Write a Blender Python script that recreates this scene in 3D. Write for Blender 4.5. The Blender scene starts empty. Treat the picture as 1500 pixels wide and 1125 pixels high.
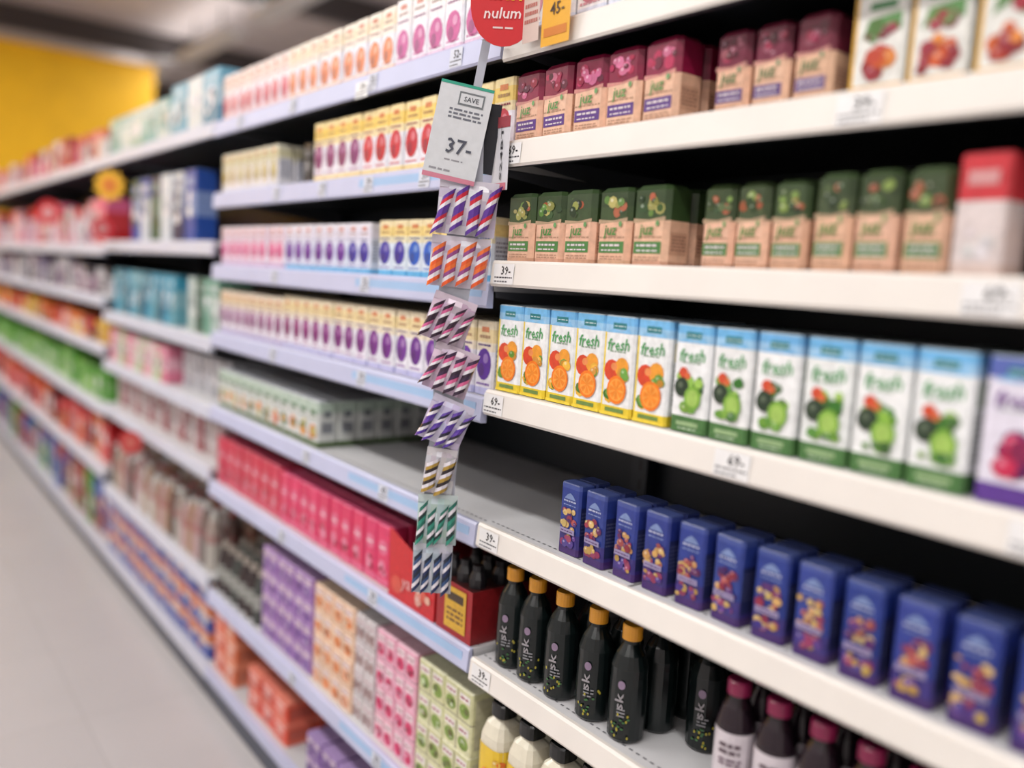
import bpy, math, random
from mathutils import Vector, Matrix
random.seed(7)
H=1.56   # eye height
def lin(c):
    o=[]
    for v in c[:3]:
        v=max(0,min(255,v))/255
        o.append(v/12.92 if v<=.04045 else ((v+.055)/1.055)**2.4)
    return (*o,1.0)
def mix(a,b,t): return tuple(a[i]*(1-t)+b[i]*t for i in range(3))
def jit(c,k=8):
    d=random.uniform(-k,k); return tuple(x+d+random.uniform(-k/3,k/3) for x in c)
# ---------------------------------------------------------------- materials
def attr_mat(name,rough,noise=.06,scale=60,spec=.5,coat=0):
    m=bpy.data.materials.new(name); m.use_nodes=True; nt=m.node_tree; b=nt.nodes['Principled BSDF']
    at=nt.nodes.new('ShaderNodeVertexColor'); at.layer_name='Col'
    nz=nt.nodes.new('ShaderNodeTexNoise'); nz.inputs['Scale'].default_value=scale; nz.inputs['Detail'].default_value=3
    tc=nt.nodes.new('ShaderNodeTexCoord'); nt.links.new(tc.outputs['Object'],nz.inputs['Vector'])
    mr=nt.nodes.new('ShaderNodeMapRange'); mr.inputs['From Min'].default_value=.3; mr.inputs['From Max'].default_value=.7
    mr.inputs['To Min'].default_value=1-noise; mr.inputs['To Max'].default_value=1+noise*.5
    nt.links.new(nz.outputs['Fac'],mr.inputs['Value'])
    mx=nt.nodes.new('ShaderNodeVectorMath'); mx.operation='SCALE'
    nt.links.new(at.outputs['Color'],mx.inputs[0]); nt.links.new(mr.outputs['Result'],mx.inputs['Scale'])
    nt.links.new(mx.outputs['Vector'],b.inputs['Base Color'])
    b.inputs['Roughness'].default_value=rough; b.inputs['Specular IOR Level'].default_value=spec
    b.inputs['Coat Weight'].default_value=coat
    return m
M_CARTON=attr_mat('printed_carton',.34,.14,85)
M_PLAST=attr_mat('glossy_plastic',.2,.05)
M_METAL=attr_mat('painted_steel',.42,.04,8)
M_PAPER=attr_mat('printed_paper',.5,.03)
def simple(name,col,rough,scale=3,var=.06,bump=0):
    m=bpy.data.materials.new(name); m.use_nodes=True; nt=m.node_tree; b=nt.nodes['Principled BSDF']
    nz=nt.nodes.new('ShaderNodeTexNoise'); nz.inputs['Scale'].default_value=scale; nz.inputs['Detail'].default_value=5
    tc=nt.nodes.new('ShaderNodeTexCoord'); nt.links.new(tc.outputs['Object'],nz.inputs['Vector'])
    cr=nt.nodes.new('ShaderNodeValToRGB'); c=lin(col)
    cr.color_ramp.elements[0].position=.3; cr.color_ramp.elements[1].position=.7
    cr.color_ramp.elements[0].color=tuple(x*(1-var) for x in c[:3])+(1,)
    cr.color_ramp.elements[1].color=tuple(min(1,x*(1+var)) for x in c[:3])+(1,)
    nt.links.new(nz.outputs['Fac'],cr.inputs['Fac']); nt.links.new(cr.outputs['Color'],b.inputs['Base Color'])
    b.inputs['Roughness'].default_value=rough
    return m
# ---------------------------------------------------------------- mesh builder
class MB:
    def __init__(s): s.v=[];s.f=[];s.c=[];s.s=[]
    def poly(s,pts,col,smooth=False):
        n=len(s.v); s.v+= [tuple(p) for p in pts]; s.f.append(tuple(range(n,n+len(pts)))); s.c.append(lin(col)); s.s.append(smooth)
    def box(s,x0,x1,y0,y1,z0,z1,col,cols=None):
        cols=cols or {}
        p=lambda a,b,c:(a,b,c)
        F={'x0':[p(x0,y0,z0),p(x0,y0,z1),p(x0,y1,z1),p(x0,y1,z0)],'x1':[p(x1,y0,z0),p(x1,y1,z0),p(x1,y1,z1),p(x1,y0,z1)],
           'y0':[p(x0,y0,z0),p(x1,y0,z0),p(x1,y0,z1),p(x0,y0,z1)],'y1':[p(x0,y1,z0),p(x0,y1,z1),p(x1,y1,z1),p(x1,y1,z0)],
           'z0':[p(x0,y0,z0),p(x0,y1,z0),p(x1,y1,z0),p(x1,y0,z0)],'z1':[p(x0,y0,z1),p(x1,y0,z1),p(x1,y1,z1),p(x0,y1,z1)]}
        for k,q in F.items(): s.poly(q,cols.get(k,col))
    def obj(s,name,mat):
        me=bpy.data.meshes.new(name); me.from_pydata(s.v,[],s.f)
        ca=me.color_attributes.new('Col','FLOAT_COLOR','CORNER')
        arr=[]
        for f,c in zip(s.f,s.c): arr+= list(c)*len(f)
        ca.data.foreach_set('color',arr)
        me.polygons.foreach_set('use_smooth',s.s)
        me.materials.append(mat); me.update()
        o=bpy.data.objects.new(name,me); bpy.context.scene.collection.objects.link(o)
        return o
_tc={}
def text_polys(t):
    if t in _tc: return _tc[t]
    cu=bpy.data.curves.new('t','FONT'); cu.body=t; cu.resolution_u=1; cu.size=1; cu.offset=.012
    o=bpy.data.objects.new('t',cu); bpy.context.scene.collection.objects.link(o)
    dg=bpy.context.evaluated_depsgraph_get(); me=o.evaluated_get(dg).to_mesh()
    ps=[[(me.vertices[i].co.x,me.vertices[i].co.y) for i in p.vertices] for p in me.polygons]
    xs=[q[0] for p in ps for q in p]; x0,x1=min(xs),max(xs)
    ps=[[((x-x0),y) for x,y in p] for p in ps]
    o.evaluated_get(dg).to_mesh_clear(); bpy.data.objects.remove(o); bpy.data.curves.remove(cu)
    _tc[t]=(ps,x1-x0); return _tc[t]
class Surf:
    """draws flat print onto a face: P(a,z,layer)->world ; a in [0,w], z in [0,h]"""
    def __init__(s,mb,P,w,h): s.mb=mb;s.P=P;s.w=w;s.h=h
    def pl(s,pts,c,l=1): s.mb.poly([s.P(u*s.w,v*s.h,l) for u,v in pts],c)
    def rect(s,u0,v0,u1,v1,c,l=1,n=1):
        for i in range(n):
            a=u0+(u1-u0)*i/n; b=u0+(u1-u0)*(i+1)/n
            s.pl([(a,v0),(b,v0),(b,v1),(a,v1)],c,l)
    def ell(s,u,v,ru,rv,c,l=2,n=12):
        s.pl([(u+ru*math.cos(6.2832*i/n),v+rv*math.sin(6.2832*i/n)) for i in range(n)],c,l)
    def blobs(s,u0,v0,u1,v1,cols,n,r,l=3):
        """clustered artwork: many small overlapping fruit / leaf shapes"""
        k=s.w/s.h
        for i in range(n):
            rr=r*random.uniform(.6,1.3); c=jit(random.choice(cols),14)
            u=random.uniform(u0+rr,u1-rr) if u1-u0>2*rr else (u0+u1)/2; v=random.uniform(v0+rr*k,v1-rr*k) if v1-v0>2*rr*k else (v0+v1)/2
            s.ell(u,v,rr,rr*k*random.uniform(.7,1.1),c,l+i*.35,8)
            if i%2==0: s.ell(u-rr*.25,v+rr*k*.3,rr*.35,rr*k*.3,mix(c,W,.45),l+i*.35+.2,6)
    def lines(s,u0,v0,u1,v1,c,n,l=2):
        """small print lines"""
        for i in range(n):
            v=v0+(v1-v0)*(i+.2)/n; hh=(v1-v0)/n*.5; a=u0
            while a<u1-.03:
                b=min(u1,a+random.uniform(.05,.16)); s.rect(a,v,b,v+hh,c,l); a=b+.03
    def text(s,t,u,v,size,c,l=4,wmax=None,sl=0,rot=False):
        ps,w=text_polys(t); k=size*s.h/.7
        if wmax and w*k>wmax*s.w: kx=wmax*s.w/w
        else: kx=k
        for p in ps:
            if rot: s.mb.poly([s.P(u*s.w-(y-.35)*kx, v*s.h+(x-w/2)*k,l) for x,y in p],c)
            else: s.mb.poly([s.P(u*s.w+(x-w/2)*kx+sl*y*kx, v*s.h+(y-.35)*k+sl*x*k*.3,l) for x,y in p],c)
E=.0003
W=(238,236,238)
def pack(mb,y,z,xf,w,d,h,bands,top,design=None,sdesign=None,yaw=0,ch=.004,tc=.002):
    """carton standing on z, centre y, front face x=xf. bands=[(v0,v1,col)...] wrap round the body"""
    cy,sy=math.cos(yaw),math.sin(yaw)
    def T(a,b,zz):
        bb=b-d/2; return (xf+d/2+ bb*cy + a*sy, y - a*cy + bb*sy, z+zz)
    def ring(i,zz):
        x=w/2-i; b0=i; b1=d-i
        return [T(-x+ch,b0,zz),T(x-ch,b0,zz),T(x,b0+ch,zz),T(x,b1-ch,zz),T(x-ch,b1,zz),T(-x+ch,b1,zz),T(-x,b1-ch,zz),T(-x,b0+ch,zz)]
    hb=h-tc
    for v0,v1,col in bands:
        r0=ring(0,v0*hb); r1=ring(0,v1*hb)
        for i in range(8):
            j=(i+1)%8; mb.poly([r0[i],r0[j],r1[j],r1[i]],col)
    r0=ring(0,hb); r1=ring(tc*.8,h)
    sl=bands[-1][2] if tc>.004 else top
    for i in range(8):
        j=(i+1)%8; mb.poly([r0[i],r0[j],r1[j],r1[i]],sl)
    mb.poly(r1,top); mb.poly(ring(0,0)[::-1],bands[0][2])
    if design: design(Surf(mb,lambda a,zz,l:T(a-w/2+0,-E*l,zz),w,hb))
    if sdesign: sdesign(Surf(mb,lambda a,zz,l:T(w/2+E*l,a,zz),d,hb))
def bottle(mb,x,y,z,prof,design=None,rl=None,hl=None,z0=0,n=20,sq=0):
    """prof=[(r,z,col)] colour applies to segment above the point"""
    def ang(i): return 6.28318*i/n
    def R(r,a):
        if not sq: return r
        c,s=abs(math.cos(a)),abs(math.sin(a)); return r/((c**4+s**4)**.25)
    for k in range(len(prof)-1):
        r0,a0,c=prof[k]; r1,a1,_=prof[k+1]
        for i in range(n):
            p=[]
            for r,zz,ii in((r0,a0,i),(r0,a0,i+1),(r1,a1,i+1),(r1,a1,i)):
                a=ang(ii); p.append((x+R(r,a)*math.cos(a),y+R(r,a)*math.sin(a),z+zz))
            mb.poly(p,c,True)
    mb.poly([(x+prof[-1][0]*math.cos(ang(i)),y+prof[-1][0]*math.sin(ang(i)),z+prof[-1][1]) for i in range(n)],prof[-1][2])
    if design:
        c0=math.pi+.45
        def P(a,zz,l):
            th=c0-1.4+a/rl
            rr=R(rl,th)+E*l*1.8+.0004
            return (x+rr*math.cos(th),y+rr*math.sin(th),z+z0+zz)
        design(Surf(mb,P,rl*2.8,hl))
def lanes(name,y0,y1,z,w,pitch,d,h,fn,xf=1.012,nd=3,mat=None,mb=None,jy=.0015,jx=.004,jr=.02,ch=.004,tc=.002):
    """row of facings between y0<y1 (from far to near); fn(i,y)->(bands,top,design,sdesign)"""
    own=mb is None
    if own: mb=MB()
    n=max(1,int(round((y1-y0)/pitch)))
    for i in range(n):
        yc=y1-pitch*(i+.5)+random.uniform(-jy,jy)
        b,t,de,sd=fn(i,yc)
        xo=random.uniform(0,jx)
        for k in range(nd):
            pack(mb,yc,z+H+.0005,xf+xo+k*(d+.004),w,d,h,b,t,de if k==0 else None,sd,yaw=random.uniform(-jr,jr),ch=ch,tc=tc)
    if own: return mb.obj(name,mat or M_CARTON)
    return mb
# ---------------------------------------------------------------- print designs
def prisma(topc,logo,lab,fruit):
    peach=(228,184,156)
    def fn(i,y):
        b=[(0,.06,jit((196,150,122))),(.06,.6,jit(peach,5)),(.6,.8,jit(topc,5)),(.8,1,jit(mix(topc,fruit[1],.3),5))]
        def de(s):
            s.blobs(.1,.64,.95,.97,fruit,11,.11,1)
            s.pl([(.06,.57),(.94,.6),(.94,.65),(.5,.61),(.06,.63)],mix(peach,topc,.3),1)
            s.text('juz',.46,.48,.15,logo,8,.5,sl=.1); s.ell(.76,.56,.05,.04,mix(logo,W,.2),8,8)
            s.lines(.12,.36,.88,.40,mix(peach,(90,60,40),.35),1)
            s.rect(.12,.16,.88,.32,lab,2); s.lines(.2,.24,.8,.30,(216,206,210),1,4); s.lines(.2,.18,.8,.22,(216,206,210),1,3)
            s.lines(.16,.06,.84,.13,mix(peach,(110,70,50),.4),2)
        def sd(s):
            s.rect(.15,.15,.8,.45,mix(peach,(150,105,80),.3),1); s.lines(.2,.2,.75,.42,mix(peach,(90,60,50),.5),5)
        return b,mix(topc,(200,200,196),.2),de,sd
    return fn
berry=prisma((134,24,60),(80,140,70),(92,58,132),[(176,34,80),(96,16,46),(196,100,136),(150,24,64)])
berry2=prisma((110,28,54),(80,120,76),(96,70,126),[(150,40,70),(76,24,36),(150,84,100)])
veg=prisma((58,78,44),(66,134,60),(76,128,66),[(92,130,60),(42,60,36),(146,146,76),(66,96,52),(176,170,100),(160,84,56)])
veg2=prisma((62,78,48),(78,134,64),(84,128,72),[(160,90,64),(48,66,38),(116,140,66),(78,96,54)])
def tall(kind):
    def fn(i,y):
        sky=jit((112,180,228),5); wb=jit((236,238,238),4)
        if kind=='orange': base=(230,202,52); b=[(0,.1,base),(.1,.84,wb),(.84,.92,mix(sky,W,.3)),(.92,1,sky)]
        elif kind=='green': base=(74,118,64); b=[(0,.15,base),(.15,.84,wb),(.84,.92,mix(sky,W,.35)),(.92,1,sky)]
        else: base=(92,56,142); b=[(0,.14,base),(.14,.86,(226,222,236)),(.86,1,(90,106,180))]
        def de(s):
            s.pl([(.1,.84),(.3,.88),(.55,.85),(.8,.9),(.9,.84)],mix(sky,W,.15),1)
            s.rect(.3,.88,.72,.94,(40,124,130),2); s.lines(.34,.9,.7,.92,(200,220,220),1,3)
            s.text('fresh',.5,.72,.12,(80,160,94) if kind!='berry' else (112,58,140),4,.7,sl=.14)
            s.lines(.25,.64,.75,.67,(150,170,150),1)
            if kind=='orange':
                s.rect(0.03,.0,.97,.03,(240,212,66),1); s.rect(.05,.1,.1,.84,(238,210,74),1)
                s.blobs(.1,.12,.5,.3,[(100,150,50),(70,120,44),(230,176,60)],6,.14,2)
                s.ell(.34,.46,.24,.11,(214,70,38),3); s.ell(.66,.5,.22,.1,(234,156,50),3.3); s.ell(.42,.5,.1,.04,(230,140,80),3.6); s.blobs(.5,.36,.95,.5,[(100,150,54),(200,140,50),(232,176,60)],5,.12,4)
                s.ell(.55,.27,.31,.145,(240,124,26),6,16); s.ell(.55,.27,.25,.115,(244,160,66),6.5,16)
                for k in range(7):
                    a=k*.898; s.pl([(.55,.27),(.55+.22*math.cos(a),.27+.1*math.sin(a)),(.55+.22*math.cos(a+.6),.27+.1*math.sin(a+.6))],(240,136,36),7)
                s.rect(.2,.04,.8,.08,(110,140,70),2)
            elif kind=='green':
                s.blobs(.12,.34,.9,.6,[(100,156,56),(64,120,50),(150,190,80),(60,96,46)],16,.11,2)
                s.ell(.32,.56,.12,.05,(206,76,46),8); s.ell(.44,.53,.08,.035,(214,104,60),8.4)
                s.ell(.3,.42,.2,.09,(40,58,40),9); s.ell(.27,.44,.07,.03,(90,104,84),9.5)
                s.ell(.62,.33,.23,.115,(124,172,62),10,14); s.ell(.62,.33,.16,.08,(160,196,94),10.5)
                s.blobs(.15,.17,.9,.3,[(90,142,54),(116,162,62),(64,106,48)],7,.11,9)
                s.rect(.2,.06,.8,.1,(150,178,130),2); s.lines(.25,.02,.75,.05,(180,200,170),1)
            else:
                s.blobs(.08,.16,.92,.56,[(180,26,64),(134,22,70),(206,46,86),(100,26,90)],16,.17,2)
        def sd(s):
            s.rect(.15,.2,.85,.6,(204,208,206),1); s.rect(.2,.62,.8,.8,mix(base,W,.5),1)
            s.lines(.2,.24,.8,.56,(150,156,150),7)
        return b,(176,190,198),de,sd
    return fn
def blue(i,y):
    c=jit((42,60,138),6)
    b=[(0,.1,(66,38,104)),(.1,.3,mix(c,(70,38,108),.55)),(.3,.94,c),(.94,1,mix(c,(130,140,180),.25))]
    def de(s):
        s.pl([(.22,.79),(.36,.85),(.5,.88),(.64,.85),(.78,.79)],(120,140,186),2); s.lines(.2,.74,.8,.785,(180,186,210),1); s.lines(.2,.69,.8,.72,(130,146,190),1)
        s.blobs(.06,.3,.94,.68,[(140,46,70),(196,150,90),(104,46,96),(206,176,110),(80,40,104),(166,80,76)],20,.12,3)
        s.rect(.14,.3,.86,.37,(150,140,176),11); s.lines(.2,.32,.8,.35,(90,60,110),1,12)
        s.blobs(.06,.08,.94,.3,[(100,64,140),(184,150,80),(140,54,90),(76,60,136)],12,.12,4)
    def sd(s): s.rect(.1,.15,.9,.7,(40,46,92),1); s.lines(.15,.3,.85,.65,(80,84,120),7)
    return b,(62,74,124),de,sd
def circ(topc,colf,base,low=None,cv=.42):
    def fn(i,y):
        c=jit(colf(y),8); bs=jit(base,4)
        b=[(0,.1,low or mix(bs,(200,210,235),.6)),(.1,.6,bs),(.6,.72,mix(bs,topc,.5)),(.72,.9,topc),(.9,1,mix(topc,W,.4))]
        def de(s):
            s.ell(.5,cv,.4,.22,c,2,14); s.ell(.6,cv+.08,.14,.07,mix(c,W,.4),3); s.ell(.38,cv-.08,.16,.09,mix(c,(60,30,60),.3),3)
            s.rect(.3,.86,.7,.93,mix(topc,(190,70,40),.6),2); s.lines(.15,.12,.85,.18,mix(c,W,.3),1)
            s.lines(.15,.66,.85,.71,mix(c,(60,60,90),.4),1,3); s.lines(.2,.76,.8,.84,mix(topc,(120,70,60),.5),1)
        def sd(s): s.rect(.1,.2,.9,.7,mix(bs,(170,175,190),.4),1); s.lines(.15,.25,.85,.65,(140,144,160),6)
        return b,mix(topc,(210,206,206),.5),de,sd
    return fn
def plain(cols,tcol=W,txt=None):
    def fn(i,y):
        c=cols[i%len(cols)]
        b=[(0,.18,mix(c,(255,255,255),.2)),(.18,.8,jit(c)),(.8,1,mix(c,W,.25))]
        def de(s):
            s.ell(.5,.5,.3,.16,mix(c,W,.6)); s.rect(.15,.72,.85,.86,mix(tcol,c,.3),2); s.blobs(.2,.15,.85,.5,[mix(c,(40,20,20),.3),mix(c,W,.3)],5,.1,3)
        def sd(s): s.rect(.1,.2,.9,.75,mix(c,(130,120,130),.35),1)
        return b,mix(c,W,.35),de,sd
    return fn
def multi(c,pic,tc=(232,226,228)):
    def fn(i,y):
        b=[(0,.5,mix(jit(c,5),(255,255,255),.1)),(.5,.52,mix(c,(60,50,60),.4)),(.52,1,c)]
        def de(s):
            for v in (0,.52):
                s.rect(.48,v,.52,v+.46,mix(c,(60,50,60),.3),2)
                for u in (.25,.75):
                    s.rect(u-.18,v+.3,u+.18,v+.42,mix(tc,c,.15),2); s.lines(u-.15,v+.33,u+.15,v+.39,mix(c,(150,10,60),.8),1,3)
                    s.ell(u,v+.16,.18,.11,mix(pic,c,.1),3); s.blobs(u-.18,v+.06,u+.18,v+.26,[pic,mix(pic,W,.6),mix(pic,(60,30,30),.4)],4,.07,4)
        def sd(s): s.rect(.1,.1,.9,.9,mix(c,(140,130,140),.3),1)
        return b,mix(c,W,.3),de,sd
    return fn
def conf(pal):
    def fn(i,y):
        a,b2,c2=random.choice(pal),random.choice(pal),random.choice(pal)
        b=[(0,.3,a),(.3,.7,mix(a,W,.15)),(.7,1,b2)]
        def de(s):
            s.blobs(.1,.2,.9,.8,[c2,W,b2,mix(c2,(40,30,40),.4)],9,.2,2); s.rect(.1,.08,.9,.22,mix(c2,W,.3),2)
        return b,mix(b2,W,.2),de,None
    return fn
# ================================================================ SHELVING
BY=[-1.815,-.235,1.345,2.945,4.5,6.08,7.66,9.24,10.8]
LV={0:[.452,.257,.034,-.218,-.488,-.772,-1.1,-1.43],
    1:[.452,.257,.034,-.218,-.488,-.772,-1.1,-1.43],
    2:[.462,.228,-.008,-.236,-.492,-.759,-1.156,-1.445],
    3:[.466,.07,-.264,-.5,-.72,-1.12,-1.45],
    4:[.466,.05,-.20,-.44,-.74,-1.06,-1.45]}
for k in (5,6,7): LV[k]=LV[4]
sh=MB()
tags=MB()
def tag(y,z,t='47-',w=.062,col=(232,232,232),h=.038):
    def P(a,zz,l): return (.9868-E*l-.0012+ (zz/h)*.0022, y+w/2-a, H+z-.044+zz)
    s=Surf(tags,P,w,h)
    s.rect(0,0,1,1,col,1); s.text(t,.62,.68,.42,(30,30,34),3,.55)
    s.lines(.06,.26,.94,.4,(60,60,66),1,2); s.lines(.06,.06,.7,.2,(90,90,96),1,2)
for k in range(len(BY)-1):
    y0,y1=BY[k]+.004,BY[k+1]-.004
    right=k<=1
    FB=.049 if right else .051
    fc=(230,225,218) if right else ((188,192,220) if k==2 else (200,202,216))
    for li,z in enumerate(LV[k]):
        Z=z+H
        if z<-1.4:  # base deck with kick plate
            sh.box(1.0,1.5,y0,y1,Z-.02,Z,(190,190,192)); sh.box(.988,1.0,y0,y1,Z-.045,Z,fc)
            sh.box(.992,1.01,y0,y1,0,Z-.045,(54,60,76)); continue
        sh.box(1.0,1.48,y0,y1,Z-.018,Z-.001,(206,206,208),{'z0':(34,38,44),'x1':(60,60,64)})  # underside coloured near black: shade below the shelf put into the colour
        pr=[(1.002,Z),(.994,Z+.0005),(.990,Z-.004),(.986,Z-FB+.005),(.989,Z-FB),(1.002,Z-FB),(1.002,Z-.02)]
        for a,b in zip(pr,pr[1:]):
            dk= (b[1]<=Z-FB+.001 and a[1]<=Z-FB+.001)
            sh.poly([(a[0],y0,a[1]),(b[0],y0,b[1]),(b[0],y1,b[1]),(a[0],y1,a[1])],(60,60,66) if dk else fc)  # bottom face of the rail gets the same painted-in underside shade
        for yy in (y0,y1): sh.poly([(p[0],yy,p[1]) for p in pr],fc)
        if k==2 and li>0:   # printed blue strip insert on the price rail
            sh.box(.9875,.9885,y0+.02,y0+.55,Z-.04,Z-.012,(160,192,228))
        for yy in (y0+.004,y1-.008):
            sh.poly([(1.01,yy,Z-.018),(1.48,yy,Z-.018),(1.48,yy,Z-.075),(1.01,yy,Z-.03)],(90,92,98))
        if k in (1,2) and li in (4,5) :
            n=int((y1-y0)/.016)
            for j in range(n):
                yy=y0+.008+j*.016
                for xx in (1.02,): sh.poly([(xx,yy,Z-.0004),(xx+.004,yy,Z-.0004),(xx+.004,yy+.008,Z-.0004),(xx,yy+.008,Z-.0004)],(120,120,124))
        if k==1 and li==4:
            sh.box(1.0,1.48,.93,.934,Z-.001,Z+.0002,(120,118,116))
    top=H+.47
    sh.box(1.49,1.51,y0-.004,y1+.004,.08,top,(26,32,38))
    sh.box(1.45,1.495,y1-.02,y1+.028,.0,top,(40,44,50))
    for j in range(40):
        zz=.15+j*.047
        sh.poly([(1.4494,y1-.004,zz),(1.4494,y1+.004,zz),(1.4494,y1+.004,zz+.025),(1.4494,y1-.004,zz+.025)],(8,8,8))
shelving=sh.obj('gondola_shelving',M_METAL)
for z,ys in ((.257,(1.30,.60)),(.034,(1.30,.42,)),(-.218,(1.31,.74,.34)),(-.488,(1.30,)),(-.772,(1.30,)),(.452,(1.9,))):
    for y in ys: tag(y,z,random.choice(['47-','69-','39-']) if z>-.5 else '39-')
for z,ys in ((.462,(1.5,1.85,2.3,2.7)),(.228,(1.6,1.85,2.1,2.4)),(-.008,(1.85,2.4)),(-.236,(1.85,2.4)),(-.492,(1.72,2.15)),(-.759,(1.75,2.3)),(-1.156,(1.7,2.2)),):
    for y in ys: tag(y,z,random.choice(['52-','47-','39-']),.045,(206,210,222))
tags.obj('shelf_price_tags',M_PAPER)
# ================================================================ RIGHT BAY PRODUCTS
PK=dict(ch=.008,tc=.008,jr=.05)
lanes('berry_juice_carton_row',.885,1.335,.257,.078,.083,.06,.128,berry,nd=3,**PK)
lanes('berry_juice_carton_row',.672,.872,.257,.060,.0665,.06,.120,berry2,xf=1.03,nd=3,**PK)
def redfruit(i,y):
    b=[(0,.1,(216,160,60)),(.1,1,(226,226,220))]
    def de(s):
        s.rect(.02,.02,.09,.98,(214,166,60),1); s.blobs(.15,.1,.9,.5,[(176,56,40),(206,90,40),(140,36,46),(216,130,60)],14,.15,2)
        s.rect(.3,.82,.8,.9,(70,130,80),2); s.pl([(.2,.55),(.5,.66),(.9,.6),(.9,.78),(.3,.74)],(90,140,80),2); s.blobs(.2,.5,.9,.75,[(150,40,56),(90,130,70),(120,50,60)],6,.12,3)
    return b,(196,198,202),de,None
lanes('fruit_juice_carton_row',-.1,.652,.257,.072,.0785,.06,.128,redfruit,nd=2,xf=1.03)
lanes('vegetable_juice_carton_row',.885,1.335,.034,.078,.083,.06,.127,veg,nd=3,**PK)
lanes('vegetable_juice_carton_row',.685,.874,.034,.058,.063,.06,.124,veg2,xf=1.03,nd=3,**PK)
lanes('vegetable_juice_carton_row',.487,.67,.034,.056,.061,.06,.127,veg2,xf=1.012,nd=3,**PK)
def redcap(i,y):
    b=[(0,.1,(206,186,178)),(.1,.62,(218,206,204)),(.62,1,(196,54,62))]
    def de(s): s.blobs(.1,.12,.9,.62,[(206,186,180),(200,140,130),(216,210,208)],8,.16,2); s.rect(.2,.75,.8,.87,(206,150,150),2)
    return b,(160,50,56),de,None
lanes('tomato_juice_carton_row',.415,.478,.034,.056,.062,.06,.136,redcap,xf=1.0,nd=1)
lanes('vegetable_juice_carton_row',-.15,.405,.034,.076,.081,.06,.115,prisma((150,130,120),(150,110,90),(190,170,160),[(180,130,110),(200,190,180)]),xf=1.03,nd=2,ch=.008,tc=.008)
lanes('orange_juice_carton_row',.893,1.342,-.218,.073,.0748,.06,.168,tall('orange'),nd=3)
lanes('green_juice_carton_row',.43,.889,-.218,.070,.0765,.06,.166,tall('green'),nd=3)
lanes('grape_juice_carton_row',-.1,.425,-.218,.070,.075,.06,.166,tall('berry'),nd=2)
lanes('small_juice_carton_row',-.06,1.143,-.488,.053,.071,.036,.130,blue,nd=2,xf=1.014,jr=.06,jx=.006)
bb=MB()
def blackbottle(x,y,z,lab=True,s=1.0):
    K=(14,22,22); O=(228,158,46)
    pf=[(.027,0,K),(.032,.006,K),(.0330,.05,K),(.0325,.10,K),(.0315,.115,K),(.032,.13,K),(.025,.152,K),(.0145,.17,K),(.0145,.176,O),(.0175,.177,O),(.0175,.2,O),(.016,.203,O)]
    def de(q):
        q.text('sk',.45,.62,.22,(150,146,150),3,.2,rot=True,sl=.3); q.ell(.48,.88,.07,.07,(136,116,140),2)
        q.lines(.42,.36,.62,.52,(130,130,134),3,3)
        for j in range(9): q.ell(random.uniform(.3,.75),random.uniform(.04,.5),.02,.025,(160,150,50),3,7)
        for j in range(8): q.ell(random.uniform(.35,.65),random.uniform(.06,.35),.03,.018,(56,100,56),2,7)
    bottle(bb,x,y,z,[(a*s,b*s,c) for a,b,c in pf],de if lab else None,.0330*s,.11*s,.008)
for i,y in enumerate([1.282,1.209,1.128,1.040,.952]):
    for k in range(1 if i<2 else 2): blackbottle(1.045+k*.07,y+random.uniform(-.003,.003)-k*.006,H-.772,k==0)
blackbottle(1.14,.86,H-.772); blackbottle(1.21,.85,H-.772); blackbottle(1.20,.95,H-.772,False)
bb.obj('black_drink_bottle_row',M_PLAST)
pb=MB()
def pinkbottle(x,y,z):
    K=(34,22,30);C=(150,40,84)
    pf=[(.026,0,K),(.030,.006,K),(.030,.02,(150,46,54)),(.0305,.035,(206,198,204)),(.0305,.12,K),(.029,.13,K),(.022,.155,K),(.015,.168,K),(.015,.172,C),(.018,.173,C),(.018,.192,C),(.016,.195,C)]
    def de(q):
        q.lines(.3,.6,.66,.85,(80,60,70),2,3); q.lines(.3,.4,.7,.55,(90,60,80),2); q.blobs(.3,.05,.75,.35,[(150,60,100),(120,40,80)],5,.07,3)
    bottle(pb,x,y,z,pf,de,.0307,.085,.035)
for i in range(11):
    for k in range(2): pinkbottle(1.05+k*.066,.735-i*.071,H-.772)
pb.obj('plum_juice_bottle_row',M_PLAST)
jb=MB()
def jug(x,y,z):
    cr=(218,212,192)
    pf=[(.034,0,cr),(.039,.008,cr),(.039,.16,cr),(.038,.172,cr),(.03,.195,cr),(.017,.207,cr),(.017,.21,(30,32,32)),(.023,.211,(30,32,32)),(.023,.236,(30,32,32)),(.021,.24,(30,32,32))]
    def de(q):
        q.rect(.05,0,.95,.92,(226,190,50),1,8); q.blobs(.25,.05,.8,.85,[(190,50,44),(216,110,40),(226,190,80),(70,120,60)],12,.08,2)
    bottle(jb,x,y,z,pf,de,.0392,.16,.005,sq=1)
for i in range(12):
    for k in range(2): jug(1.048+k*.09,1.292-i*.092,H-1.1)
jb.obj('fruit_juice_bottle_row',M_PLAST)
lanes('lower_juice_carton_row',-.1,1.3,-1.43,.07,.076,.07,.2,plain([(190,120,76),(180,70,66)]),nd=2)
lanes('white_soy_carton_row',.2,1.33,.452,.072,.078,.06,.15,circ((236,230,220),lambda y:(200,120,140),W,cv=.36),nd=3)
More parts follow.
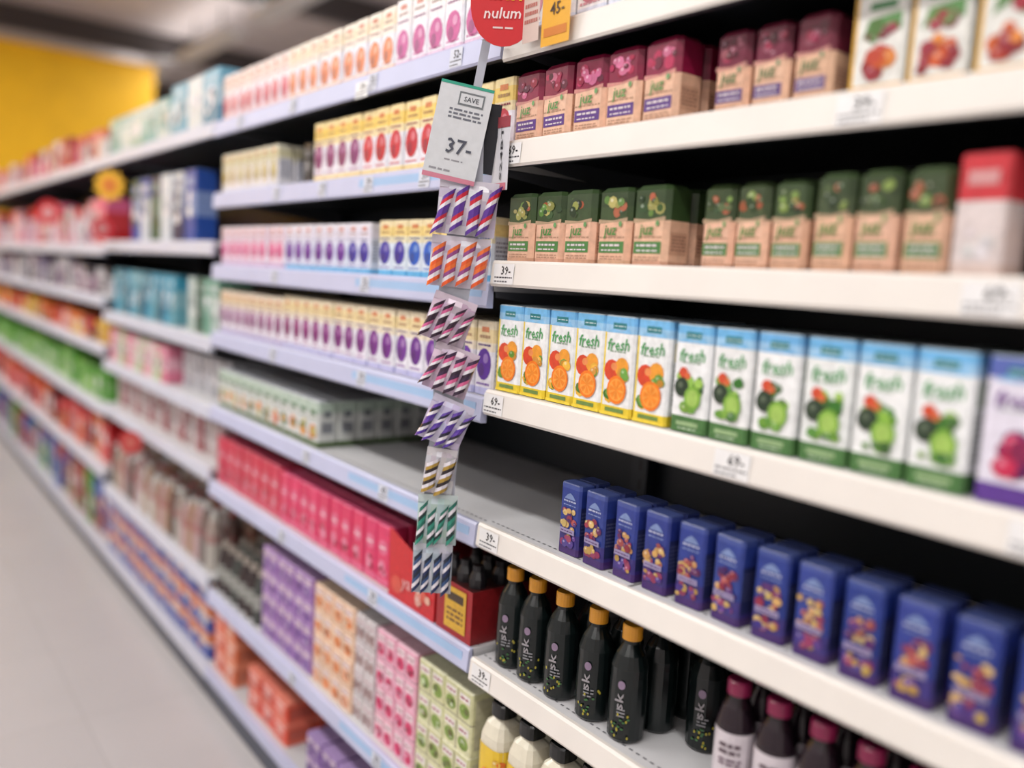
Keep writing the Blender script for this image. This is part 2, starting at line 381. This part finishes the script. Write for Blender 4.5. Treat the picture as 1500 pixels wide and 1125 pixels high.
# ================================================================ LEFT BAY PRODUCTS
Wv=(232,230,238); Wt=(238,234,232)
lanes('soy_milk_carton_row',1.36,1.80,.462,.066,.0705,.05,.150,circ(Wt,lambda y:(200,90,150),Wv,(220,190,214),cv=.34),nd=3)
lanes('soy_milk_carton_row',1.81,2.4,.462,.062,.067,.05,.145,circ((238,224,196),lambda y:(226,130,80),Wv,(236,196,160),cv=.34),nd=3)
lanes('soy_milk_carton_row',2.41,2.93,.462,.062,.067,.05,.145,circ((234,214,204),lambda y:(206,84,104),Wv,(226,180,180),cv=.34),nd=3)
lanes('milk_carton_row',1.36,2.216,.228,.064,.068,.05,.155,circ((238,206,110),lambda y:(200,40,60) if y<1.95 else (140,54,116),Wv,(236,214,160)),nd=3)
lanes('milk_carton_row',2.46,2.93,.228,.062,.067,.05,.125,circ((210,206,170),lambda y:(186,170,110),Wv),nd=4)
lanes('dark_drink_carton_row',2.24,2.44,.228,.055,.066,.05,.13,plain([(70,60,50),(50,60,44)]),nd=2,xf=1.08)
def cl2(y): return (30,90,190) if y<1.72 else ((56,46,156) if y<2.0 else (110,48,156))
lanes('yogurt_drink_carton_row',1.36,1.84,-.008,.062,.0665,.05,.128,circ((236,212,140),cl2,(220,230,242),(100,180,228)),nd=3)
lanes('yogurt_drink_carton_row',1.845,2.395,-.008,.060,.065,.05,.124,circ((226,222,236),cl2,(220,226,242),(110,180,228)),nd=3)
lanes('yogurt_drink_carton_row',2.41,2.93,-.008,.062,.067,.05,.124,circ((226,206,220),lambda y:(220,90,146),(232,222,234),(204,180,214)),nd=3)
lanes('fortified_milk_carton_row',1.36,2.395,-.236,.060,.065,.05,.150,circ((234,214,164),lambda y:mix((96,46,160),(146,40,110),(y-1.36)),Wv,(190,190,228)),nd=3)
lanes('fortified_milk_carton_row',2.41,2.93,-.236,.062,.067,.05,.142,circ((228,206,170),lambda y:(146,70,124),Wv,(184,176,214)),nd=3)
def gr(i,y):
    b=[(0,.12,(80,104,60)),(.12,.75,jit((208,212,208),5)),(.75,1,(180,198,184))]
    def de(s):
        s.blobs(.12,.12,.88,.56,[(222,150,44),(56,104,46),(190,180,100),(220,110,44)],9,.2,2); s.rect(.2,.7,.8,.8,(74,116,80),2); s.lines(.1,.6,.9,.66,(110,130,106),1)
    def sd(s): s.rect(.2,.3,.8,.55,(150,154,160),1); s.rect(.3,.65,.7,.8,(120,126,130),1); s.lines(.25,.34,.75,.52,(100,104,110),3)
    return b,(190,194,202),de,sd
lanes('oat_milk_carton_row',2.165,2.93,-.492,.062,.0665,.058,.128,gr,nd=6,jr=.01,jx=.002)
def redp(c,d2):
    def fn(i,y):
        b=[(0,.12,mix(c,W,.25)),(.12,1,jit(c,7))]
        def de(s):
            s.ell(.5,.64,.34,.13,mix(c,W,.3)); s.lines(.28,.6,.72,.68,d2,1,4); s.ell(.45,.3,.26,.13,mix(c,W,.4),2); s.blobs(.15,.14,.85,.45,[(150,20,50),mix(c,W,.5),mix(c,(80,10,30),.3)],6,.12,3)
        def sd(s): s.rect(.1,.1,.9,.7,mix(c,(90,20,40),.3),1)
        return b,mix(c,(240,190,206),.3),de,sd
    return fn
lanes('strawberry_milk_carton_row',2.385,2.93,-.759,.074,.078,.05,.158,redp((196,38,70),(236,210,216)),nd=4)
lanes('pink_milk_carton_row',1.72,2.38,-.759,.061,.066,.05,.150,redp((214,50,98),(240,216,224)),nd=4)
rb=MB(); Z=H-.759+.0005
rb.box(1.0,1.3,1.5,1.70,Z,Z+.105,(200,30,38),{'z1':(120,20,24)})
rb.poly([(.999,1.5,Z+.105),(.999,1.70,Z+.105),(.999,1.70,Z+.165),(.999,1.60,Z+.135)],(200,32,40))
s=Surf(rb,lambda a,zz,l:(1.0-E*l-.001,1.70-a,Z+zz),.2,.105); s.text('ya',.4,.5,.3,(226,160,160),3,.3,sl=.2); s.ell(.2,.35,.12,.2,(210,80,64),2); s.blobs(.6,.1,.95,.6,[(206,90,70),(220,170,150),(140,30,30)],7,.07,2)
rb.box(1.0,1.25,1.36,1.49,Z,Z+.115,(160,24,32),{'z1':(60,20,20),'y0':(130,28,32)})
s=Surf(rb,lambda a,zz,l:(1.0-E*l-.001,1.49-a,Z+zz),.13,.115); s.rect(.25,.12,.85,.92,(216,170,50),2); s.rect(.32,.66,.78,.82,(70,50,30),3); s.lines(.32,.25,.78,.55,(120,80,40),3,3)
for i in range(3):
    for j in range(3): bottle(rb,1.03+i*.06,1.385+j*.045,Z+.10,[(.018,0,(24,22,26)),(.019,.035,(24,22,26)),(.012,.05,(24,22,26)),(.012,.062,(40,30,30))],n=10)
rb.obj('red_display_tray',M_CARTON)
db=MB()
for i in range(6):
    for k in range(4):
        c=random.choice([(46,50,50),(66,70,66),(56,46,46)])
        bottle(db,1.04+k*.066,2.90-i*.067,H-1.1555,[(.028,0,c),(.03,.01,c),(.03,.05,(150,152,146)),(.03,.10,c),(.02,.14,c),(.012,.155,c),(.014,.157,(170,160,150)),(.014,.175,(170,160,150))],n=12)
db.obj('dark_drink_bottle_row',M_PLAST)
def stack(name,y0,y1,z,w,pitch,d,h,fn,n=2,nd=3,xf=1.012):
    mb=MB()
    for k in range(n): lanes(None,y0,y1,z+k*(h+.001),w,pitch,d,h,fn,xf=xf,nd=nd,mb=mb,jr=.01)
    return mb.obj(name,M_CARTON)
stack('purple_milk_multipack_stack',2.14,2.50,-1.156,.115,.12,.1,.142,multi((156,112,180),(100,50,144)))
stack('orange_milk_multipack_stack',1.89,2.13,-1.156,.115,.12,.1,.142,multi((232,192,160),(220,124,60)))
stack('white_milk_multipack_stack',1.775,1.885,-1.156,.048,.055,.1,.142,multi((206,198,200),(150,110,106)))
stack('pink_milk_multipack_stack',1.58,1.77,-1.156,.09,.095,.1,.142,multi((232,168,190),(206,40,96)))
stack('green_milk_multipack_stack',1.36,1.575,-1.156,.105,.108,.1,.142,multi((206,206,160),(120,150,60)))
stack('orange_snack_box_stack',2.72,2.93,-1.445,.1,.105,.14,.075,plain([(214,84,50),(214,106,66)]),n=3,nd=2)
stack('orange_snack_box_stack',2.3,2.60,-1.445,.1,.105,.1,.068,plain([(216,70,40),(206,60,34)]),n=2,nd=3)
stack('purple_milk_multipack_stack',1.75,2.15,-1.445,.09,.098,.1,.12,multi((134,98,166),(90,52,130)),n=1,nd=3)
stack('green_milk_multipack_stack',1.36,1.74,-1.445,.09,.095,.1,.12,multi((176,186,156),(114,146,66)),n=1,nd=3)
# ================================================================ BAY 3
def chips(cols,wt=.5):
    def fn(i,y):
        c=cols[i%len(cols)]; c2=random.choice(cols)
        b=[(0,.35,c),(.35,.7,mix(c,W,wt*.7)),(.7,1,c2)]
        def de(s): s.blobs(.1,.2,.9,.75,[c2,mix(c,(30,30,50),.3),W,c],9,.18,2); s.rect(.15,.78,.85,.9,mix(c,W,.5),2)
        return b,mix(c,W,.3),de,None
    return fn
lanes('blue_diaper_pack_row',2.97,3.5,.466,.17,.18,.14,.185,chips([(110,170,196),(210,218,222),(60,130,166),(216,220,222)],.7),nd=2)
lanes('teal_diaper_pack_row',3.52,4.48,.466,.18,.19,.14,.16,chips([(120,176,180),(196,210,210),(140,180,170)],.6),nd=2)
lanes('blue_detergent_pouch_row',3.15,4.1,.07,.13,.15,.08,.26,chips([(36,76,160),(200,208,216),(40,90,70),(206,214,222),(26,44,90)],.6),nd=1)
lanes('teal_drink_carton_row',3.45,4.48,-.264,.08,.09,.06,.2,chips([(60,150,180),(100,160,174),(40,86,106)],.3),nd=2,xf=1.03)
lanes('green_drink_carton_row',2.97,3.35,-.264,.08,.09,.06,.2,chips([(180,196,190),(50,84,66),(110,160,140)],.5),nd=2,xf=1.03)
lanes('pink_cereal_box_row',3.55,4.48,-.5,.09,.095,.07,.15,chips([(214,120,146),(220,190,192),(170,200,150)],.6),nd=3)
lanes('white_cereal_box_row',2.97,3.5,-.5,.06,.07,.07,.15,chips([(180,180,186),(150,150,156)],.6),nd=3,xf=1.06)
lanes('red_sauce_carton_row',2.97,4.48,-.72,.06,.075,.06,.14,chips([(190,176,176),(140,30,44),(160,136,136)],.5),nd=3,xf=1.05)
cb=MB()
for i in range(20):
    for k in range(4):
        c=random.choice([(180,174,166),(206,206,204),(170,140,116),(80,60,54),(190,160,160),(120,110,106)]); hs=random.uniform(.8,1.1)
        bottle(cb,1.04+k*.07,4.45-i*.075,H-1.1195,[(.027,0,c),(.03,.01*hs,c),(.03,.1*hs,mix(c,(140,60,60),.4)),(.03,.13*hs,mix(c,(120,80,70),.3)),(.02,.18*hs,c),(.012,.2*hs,(170,50,44) if k%2 else (200,200,196)),(.013,.22*hs,(180,166,166))],n=10)
cb.obj('baby_drink_bottle_row',M_PLAST)
def stripe(i,y):
    b=[(0,.5,(40,66,156)),(.5,.62,(206,202,206)),(.62,1,(206,120,76))]
    def de(s): s.blobs(.1,.1,.9,.9,[(214,196,180),(50,76,156),(200,100,60),(200,206,220)],8,.1,2)
    return b,(176,166,166),de,None
stack('blue_milk_multipack_stack',2.97,4.48,-1.45,.14,.15,.12,.1,stripe,n=3,nd=2)
# ================================================================ FAR BAYS
RED=(196,30,36);ORG=(220,104,40);YEL=(226,180,50);GRN=(80,150,50);PNK=(216,100,140);WH=(206,202,206);BLU=(50,84,160);PUR=(110,40,90);MAR=(116,24,32);DK=(44,36,50)
far=[(.466,[PNK,WH,RED,(190,80,80),(150,40,70)],.18),(.05,[WH,PNK,PUR,(216,170,186),RED],.24),(-.20,[WH,(60,46,106),PUR,DK,WH,DK],.17),(-.44,[YEL,ORG,RED,MAR],.12),(-.74,[GRN,GRN,(120,180,60),GRN],.18),(-1.06,[RED,ORG,MAR,RED],.2),(-1.45,[GRN,BLU,MAR,(170,70,64),BLU],.26)]
names=['pink_snack_pack_row','white_snack_pack_row','purple_snack_pack_row','orange_snack_pack_row','green_snack_pack_row','red_snack_pack_row','mixed_snack_box_row']
for (z,pal,h),nm in zip(far,names):
    mb=MB(); y=10.7
    while y>4.6:
        w=random.uniform(.08,.17); hh=h*random.uniform(.75,1.08)
        for q in range(random.choice([1,2,2,3])):
            if y-w<4.55: break
            b,t,de,sd=conf(pal)(0,y); x0=random.uniform(0,.04)
            for k in range(2): pack(mb,y-w/2,z+H+.0005,1.012+x0+k*.125,w-.008,.12,hh,b,t,de if k==0 else None,sd,yaw=random.uniform(-.04,.04))
            y-=w
        if random.random()<.2: y-=.06
        if y-w<4.55: break
    mb.obj(nm,M_CARTON)
def disc(cx,cy,cz,r,col,col2=None,n=20,star=0,A=(.786,-.618)):
    mb=MB()
    pts=[]
    for i in range(n):
        a=6.2832*i/n; rr=r*(1+(star if i%2 else -star)); pts.append((cx+A[0]*rr*math.cos(a),cy+A[1]*rr*math.cos(a),cz+rr*math.sin(a)))
    mb.poly(pts,col)
    mb.poly([(p[0]+.002,p[1]+.003,p[2]) for p in pts][::-1],col)
    if col2:
        mb.poly([(cx-.001+A[0]*r*.5*math.cos(6.2832*i/n),cy-.002+A[1]*r*.5*math.cos(6.2832*i/n),cz+r*.5*math.sin(6.2832*i/n)) for i in range(n)],col2)
    mb.box(cx,.984,cy-.004,cy+.004,cz-.01,cz-.004,(200,200,200))
    mb.obj('promotion_wobbler',M_PAPER)
disc(.93,4.12,H+.305,.065,(232,176,40),(214,120,40),star=.15)
disc(.93,4.25,H+.12,.05,(190,30,46),(180,120,120))
disc(.92,5.5,H+.22,.07,(200,36,44),(206,150,150))
disc(.93,3.75,H-.775,.05,(190,56,56),(196,100,90))
# ================================================================ CLIP STRIP
cs=MB()
S0=(.93,1.36); A=(.786,-.618); N=(-.618,-.786)
def PT(a,z,o=0): return (S0[0]+A[0]*a+N[0]*o, S0[1]+A[1]*a+N[1]*o, H+z)
pth=[(.026,.437),(.0,.262),(.004,.127),(-.005,.025),(-.018,-.089),(-.012,-.184),(-.012,-.286),(-.02,-.387),(-.021,-.482),(-.027,-.62)]
for (a0,z0),(a1,z1) in zip(pth,pth[1:]):
    sw=.008 if z0>.3 else .03
    cs.poly([PT(a0-sw,z0),PT(a0+sw,z0),PT(a1+sw,z1),PT(a1-sw,z1)],(180,184,196))
    cs.poly([PT(a0-sw,z0,-.001),PT(a1-sw,z1,-.001),PT(a1+sw,z1,-.001),PT(a0+sw,z0,-.001)],(180,184,196))
cs.poly([PT(.02,.437),PT(.032,.437),(.985,1.335,H+.43),(.985,1.345,H+.43)],(200,200,204))
def sign(ac,zc,w,h,rot,o,drawf):
    c,s_=math.cos(rot),math.sin(rot)
    def P(a,zz,l):
        x=a-w/2;yv=zz-h/2
        return PT(ac+x*c-yv*s_,zc+x*s_+yv*c,o+l*.0006)
    drawf(Surf(cs,P,w,h))
def card(q):
    q.rect(0,0,1,1,(212,216,220),1); q.rect(0,.97,1,1,(60,160,136),2)
    q.rect(.38,.78,.86,.92,(120,126,130),2); q.rect(.41,.8,.83,.9,(212,216,220),3); q.text('SAVE',.62,.85,.05,(80,84,90),4,.34)
    q.lines(.25,.63,.88,.75,(110,114,124),3); q.text('37-',.58,.36,.15,(80,84,96),4,.5); q.lines(.35,.2,.7,.23,(150,150,156),1); q.rect(.0,.0,1,.05,(206,130,150),2); q.lines(.1,.08,.5,.12,(150,150,156),1)
sign(-.018,.264,.1,.178,-.17,.012,card)
def gap_shade(q): q.rect(0,0,1,1,(30,32,40),1)  # dark sheet behind the card, painting the shaded gap between bays
sign(.03,.26,.05,.13,-.1,-.01,gap_shade)
def pouch(ac,zc,w,h,cols,rot=0,n=4,bg=(196,190,206)):
    c,s_=math.cos(rot),math.sin(rot)
    def P(a,zz,o):
        x=a-w/2;yv=zz-h/2
        return PT(ac+x*c-yv*s_,zc+x*s_+yv*c,o)
    G=6
    def bo(u,v): return .004+.012*math.sin(math.pi*u)*math.sin(math.pi*v)
    for i in range(G):
        for j in range(G):
            u0,u1,v0,v1=i/G,(i+1)/G,j/G,(j+1)/G
            cs.poly([P(u*w,v*h,bo(u,v)) for u,v in((u0,v0),(u1,v0),(u1,v1),(u0,v1))],jit(bg,16),True)
    cs.poly([P(0,0,.003),P(0,h,.003),P(w,h,.003),P(w,0,.003)],mix(bg,(120,120,130),.3))
    cs.poly([P(0,h*.86,.006),P(w,h*.86,.006),P(w,h*1.02,.006),P(0,h*1.02,.006)],mix(bg,W,.3))
    for k in range(n):
        uc=(k+.5)/n; sk=random.uniform(.0,.3)*w
        r=w/n*.42; m=8; vt=random.uniform(.66,.84); vs=random.uniform(.02,.1)
        for t in range(m):
            v0=vs+(vt)*t/m; v1=vs+(vt)*(t+1)/m
            col=cols[t%len(cols)]
            segs=4
            for g in range(segs):
                a0=math.pi*g/segs;a1=math.pi*(g+1)/segs
                tw=h*.09
                def q(an,v):
                    return P(uc*w-r*math.cos(an)+sk*(v-.5)+0, v*h+tw*(-math.cos(an)), .012+r*.8*math.sin(an))
                cs.poly([q(a0,v0),q(a1,v0),q(a1,v1),q(a0,v1)],col,True)
w_=(222,218,226)
pouch(.006,.127,.112,.1,[(90,50,146),w_,(196,36,56),(90,50,146)],-.05)
pouch(-.004,.025,.112,.094,[(220,90,40),w_,(140,70,130),(226,110,50)],-.05)
pouch(-.018,-.085,.085,.09,[(44,24,44),w_,(196,90,140),(50,30,50)],-.3,4,(196,176,196))
pouch(-.010,-.182,.088,.09,[(50,34,54),w_,(206,96,144),(60,40,70)],-.3,4,(196,176,196))
pouch(-.014,-.284,.085,.09,[(80,50,150),w_,(34,30,54),(96,66,160)],-.35,4,(190,184,210))
pouch(-.022,-.382,.06,.09,[(170,140,64),w_,(44,36,40)],-.1,2,(196,192,196))
pouch(-.022,-.480,.078,.1,[(50,140,120),(24,50,50),w_,(40,110,96)],.0,4,(176,196,194))
pouch(-.027,-.580,.078,.1,[(30,42,84),w_,(50,76,120),(30,40,60)],.0,4,(180,186,198))
cs.obj('clip_strip_with_striped_sachets',M_PLAST)
rs=MB()
RS=(.935,1.325)
def RP(a,z,o=0): return (RS[0]+A[0]*a+N[0]*o, RS[1]+A[1]*a+N[1]*o, H+z)
pts=[]
for i in range(28):
    t=6.2832*i/28; rx=.060; rz=.085
    pts.append((.030+rx*math.sin(t)*(1+.1*math.cos(t)), .499-rz*math.cos(t)))
rs.poly([RP(a,z,.02) for a,z in pts],(200,20,30)); rs.poly([RP(a,z,.018) for a,z in pts][::-1],(230,230,230))
q=Surf(rs,lambda a,zz,l:RP(a-.030,.421+zz,.02+.0006*l),.12,.16)
q.text('ann',.5,.56,.2,(236,180,40),3,.8); q.text('nulum',.48,.31,.12,(236,216,216),3,.62,sl=.15); q.lines(.35,.14,.65,.18,(226,200,200),1)
rs.poly([RP(-.01,.425,.018),RP(.0,.425,.018),(.984,1.33,H+.43),(.984,1.34,H+.43)],(200,200,200))
rs.obj('round_promotion_sign',M_PAPER)
ts=MB()
q=Surf(ts,lambda a,zz,l:(.975-.0006*l,1.215-a,H+.405+zz),.075,.10)
q.rect(0,0,1,1,(224,166,44),1); q.text('45-',.55,.6,.2,(70,50,30),3,.6); q.rect(.1,.15,.9,.3,(200,120,40),2)
ts.box(.976,.985,1.16,1.20,H+.415,H+.425,(200,200,200))
q=Surf(ts,lambda a,zz,l:(.975-.0006*l,1.268-a,H+.42+zz),.045,.10); q.rect(0,0,1,1,(206,186,176),1); q.lines(.1,.3,.9,.7,(180,110,100),3)
ts.obj('yellow_price_card',M_PAPER)
ct=MB()
q=Surf(ct,lambda a,zz,l:(.98-.0006*l,1.345-a,H+.165+zz),.05,.135)
q.rect(0,0,1,1,(206,206,212),1); q.text('S24BT',.55,.5,.2,(46,46,52),3,rot=True,wmax=.5) ; q.rect(.05,0,.9,.1,(196,110,126),2); q.rect(0,.85,1,1,(150,60,70),2)
ct.box(.981,.985,1.31,1.34,H+.215,H+.235,(200,200,200))
ct.obj('shelf_code_card',M_PAPER)
# ================================================================ ROOM
def slab(name,x0,x1,y0,y1,z0,z1,mat):
    mb=MB(); mb.box(x0,x1,y0,y1,z0,z1,(200,200,200)); o=mb.obj(name,mat); return o
mf=simple('floor_tile',(184,180,180),.3,2,.05); nt=mf.node_tree
br=nt.nodes.new('ShaderNodeTexBrick'); br.offset=0; br.inputs['Scale'].default_value=1; br.inputs['Brick Width'].default_value=.6; br.inputs['Row Height'].default_value=.6; br.inputs['Mortar Size'].default_value=.002
br.inputs['Mortar'].default_value=lin((164,160,160)); br.inputs['Color2'].default_value=lin((181,177,177))
tcn=nt.nodes.new('ShaderNodeTexCoord'); nt.links.new(tcn.outputs['Object'],br.inputs['Vector'])
nt.links.new(nt.nodes['Color Ramp'].outputs['Color'],br.inputs['Color1']); nt.links.new(br.outputs['Color'],nt.nodes['Principled BSDF'].inputs['Base Color'])
slab('floor',-4,6,-4,20,-.1,0,mf)
CE=H+3.0
slab('ceiling',-4,6,-4,20,CE,CE+.1,simple('ceiling_panel',(206,196,196),.8))
mw=simple('wall_paint',(205,200,200),.8)
slab('wall_back',-4,6,20,20.1,0,CE,mw); slab('wall_left',-4.1,-4,-4,20,0,CE,mw); slab('wall_right',6,6.1,-4,20,0,CE,mw); slab('wall_front',-4,6,-4.1,-4,0,CE,mw)
my=simple('yellow_paint',(250,192,6),.5)
yb=MB(); yb.box(-3.9,3.25,12.0,12.3,H+.3,H+2.45,(240,190,30)); yb.box(-3.9,3.25,11.97,12.0,H+2.40,H+2.45,(240,190,30))
for xx in (-3.8,-1,1.5,3.15): yb.box(xx,xx+.1,12.1,12.2,0,H+.3,(240,190,30))
yb.obj('yellow_sign_bulkhead',my)
bm=MB()
for yy in (3,6,9,12.5,16): bm.box(-4,6,yy,yy+.15,CE-.3,CE-.001,(80,74,74))
bm.obj('ceiling_beams',M_METAL)
def light(name,x,y,z,sx,sy,p,col=(1,.97,.94),up=False):
    L=bpy.data.lights.new(name,'AREA'); L.shape='RECTANGLE'; L.size=sx; L.size_y=sy; L.energy=p; L.color=col
    o=bpy.data.objects.new(name,L); o.location=(x,y,z); bpy.context.scene.collection.objects.link(o)
    if up: o.rotation_euler=(math.pi,0,0)
    return o
fx=MB()
for x in (-.9,-3.0,3.6):
    for y in (-2,0.6,3.2,5.8,8.4,11,14):
        fx.box(x-.12,x+.12,y-.95,y+.95,CE-.42,CE-.36,(240,240,240)); fx.box(x-.01,x+.01,y-.5,y-.48,CE-.36,CE,(120,120,120)); fx.box(x-.01,x+.01,y+.48,y+.5,CE-.36,CE,(120,120,120))
        light('ceiling_lamp',x,y,CE-.43,.22,1.8,(80 if x==-.9 else 45))
for x in (-.9,3.6): light('ceiling_fill_light',x,6,CE-.35,.2,18,60,up=True)  # added fill to brighten the ceiling, not part of the fixtures
fx.obj('ceiling_light_fixtures',M_METAL)
w=bpy.data.worlds.new('World'); bpy.context.scene.world=w; w.use_nodes=True
w.node_tree.nodes['Background'].inputs[0].default_value=(.8,.86,1,1); w.node_tree.nodes['Background'].inputs[1].default_value=.3
# ================================================================ CAMERA
yaw,p,r=.6666,.1219,.0593
F=Vector((math.sin(yaw)*math.cos(p),math.cos(yaw)*math.cos(p),-math.sin(p)))
R=Vector((math.cos(yaw),-math.sin(yaw),0)); U=R.cross(F)
R2=R*math.cos(r)+U*math.sin(r); U2=-R*math.sin(r)+U*math.cos(r)
cam=bpy.data.cameras.new('camera'); co=bpy.data.objects.new('camera',cam); bpy.context.scene.collection.objects.link(co)
M=Matrix((( R2.x,U2.x,-F.x,0),(R2.y,U2.y,-F.y,0),(R2.z,U2.z,-F.z,H),(0,0,0,1))); co.matrix_world=M
cam.sensor_width=36; cam.lens=30; cam.clip_start=.02
cam.dof.use_dof=True; cam.dof.focus_distance=1.56; cam.dof.aperture_fstop=.85
bpy.context.scene.camera=co
vs=bpy.context.scene.view_settings; vs.view_transform='Standard'; vs.look='None'; vs.exposure=-.52
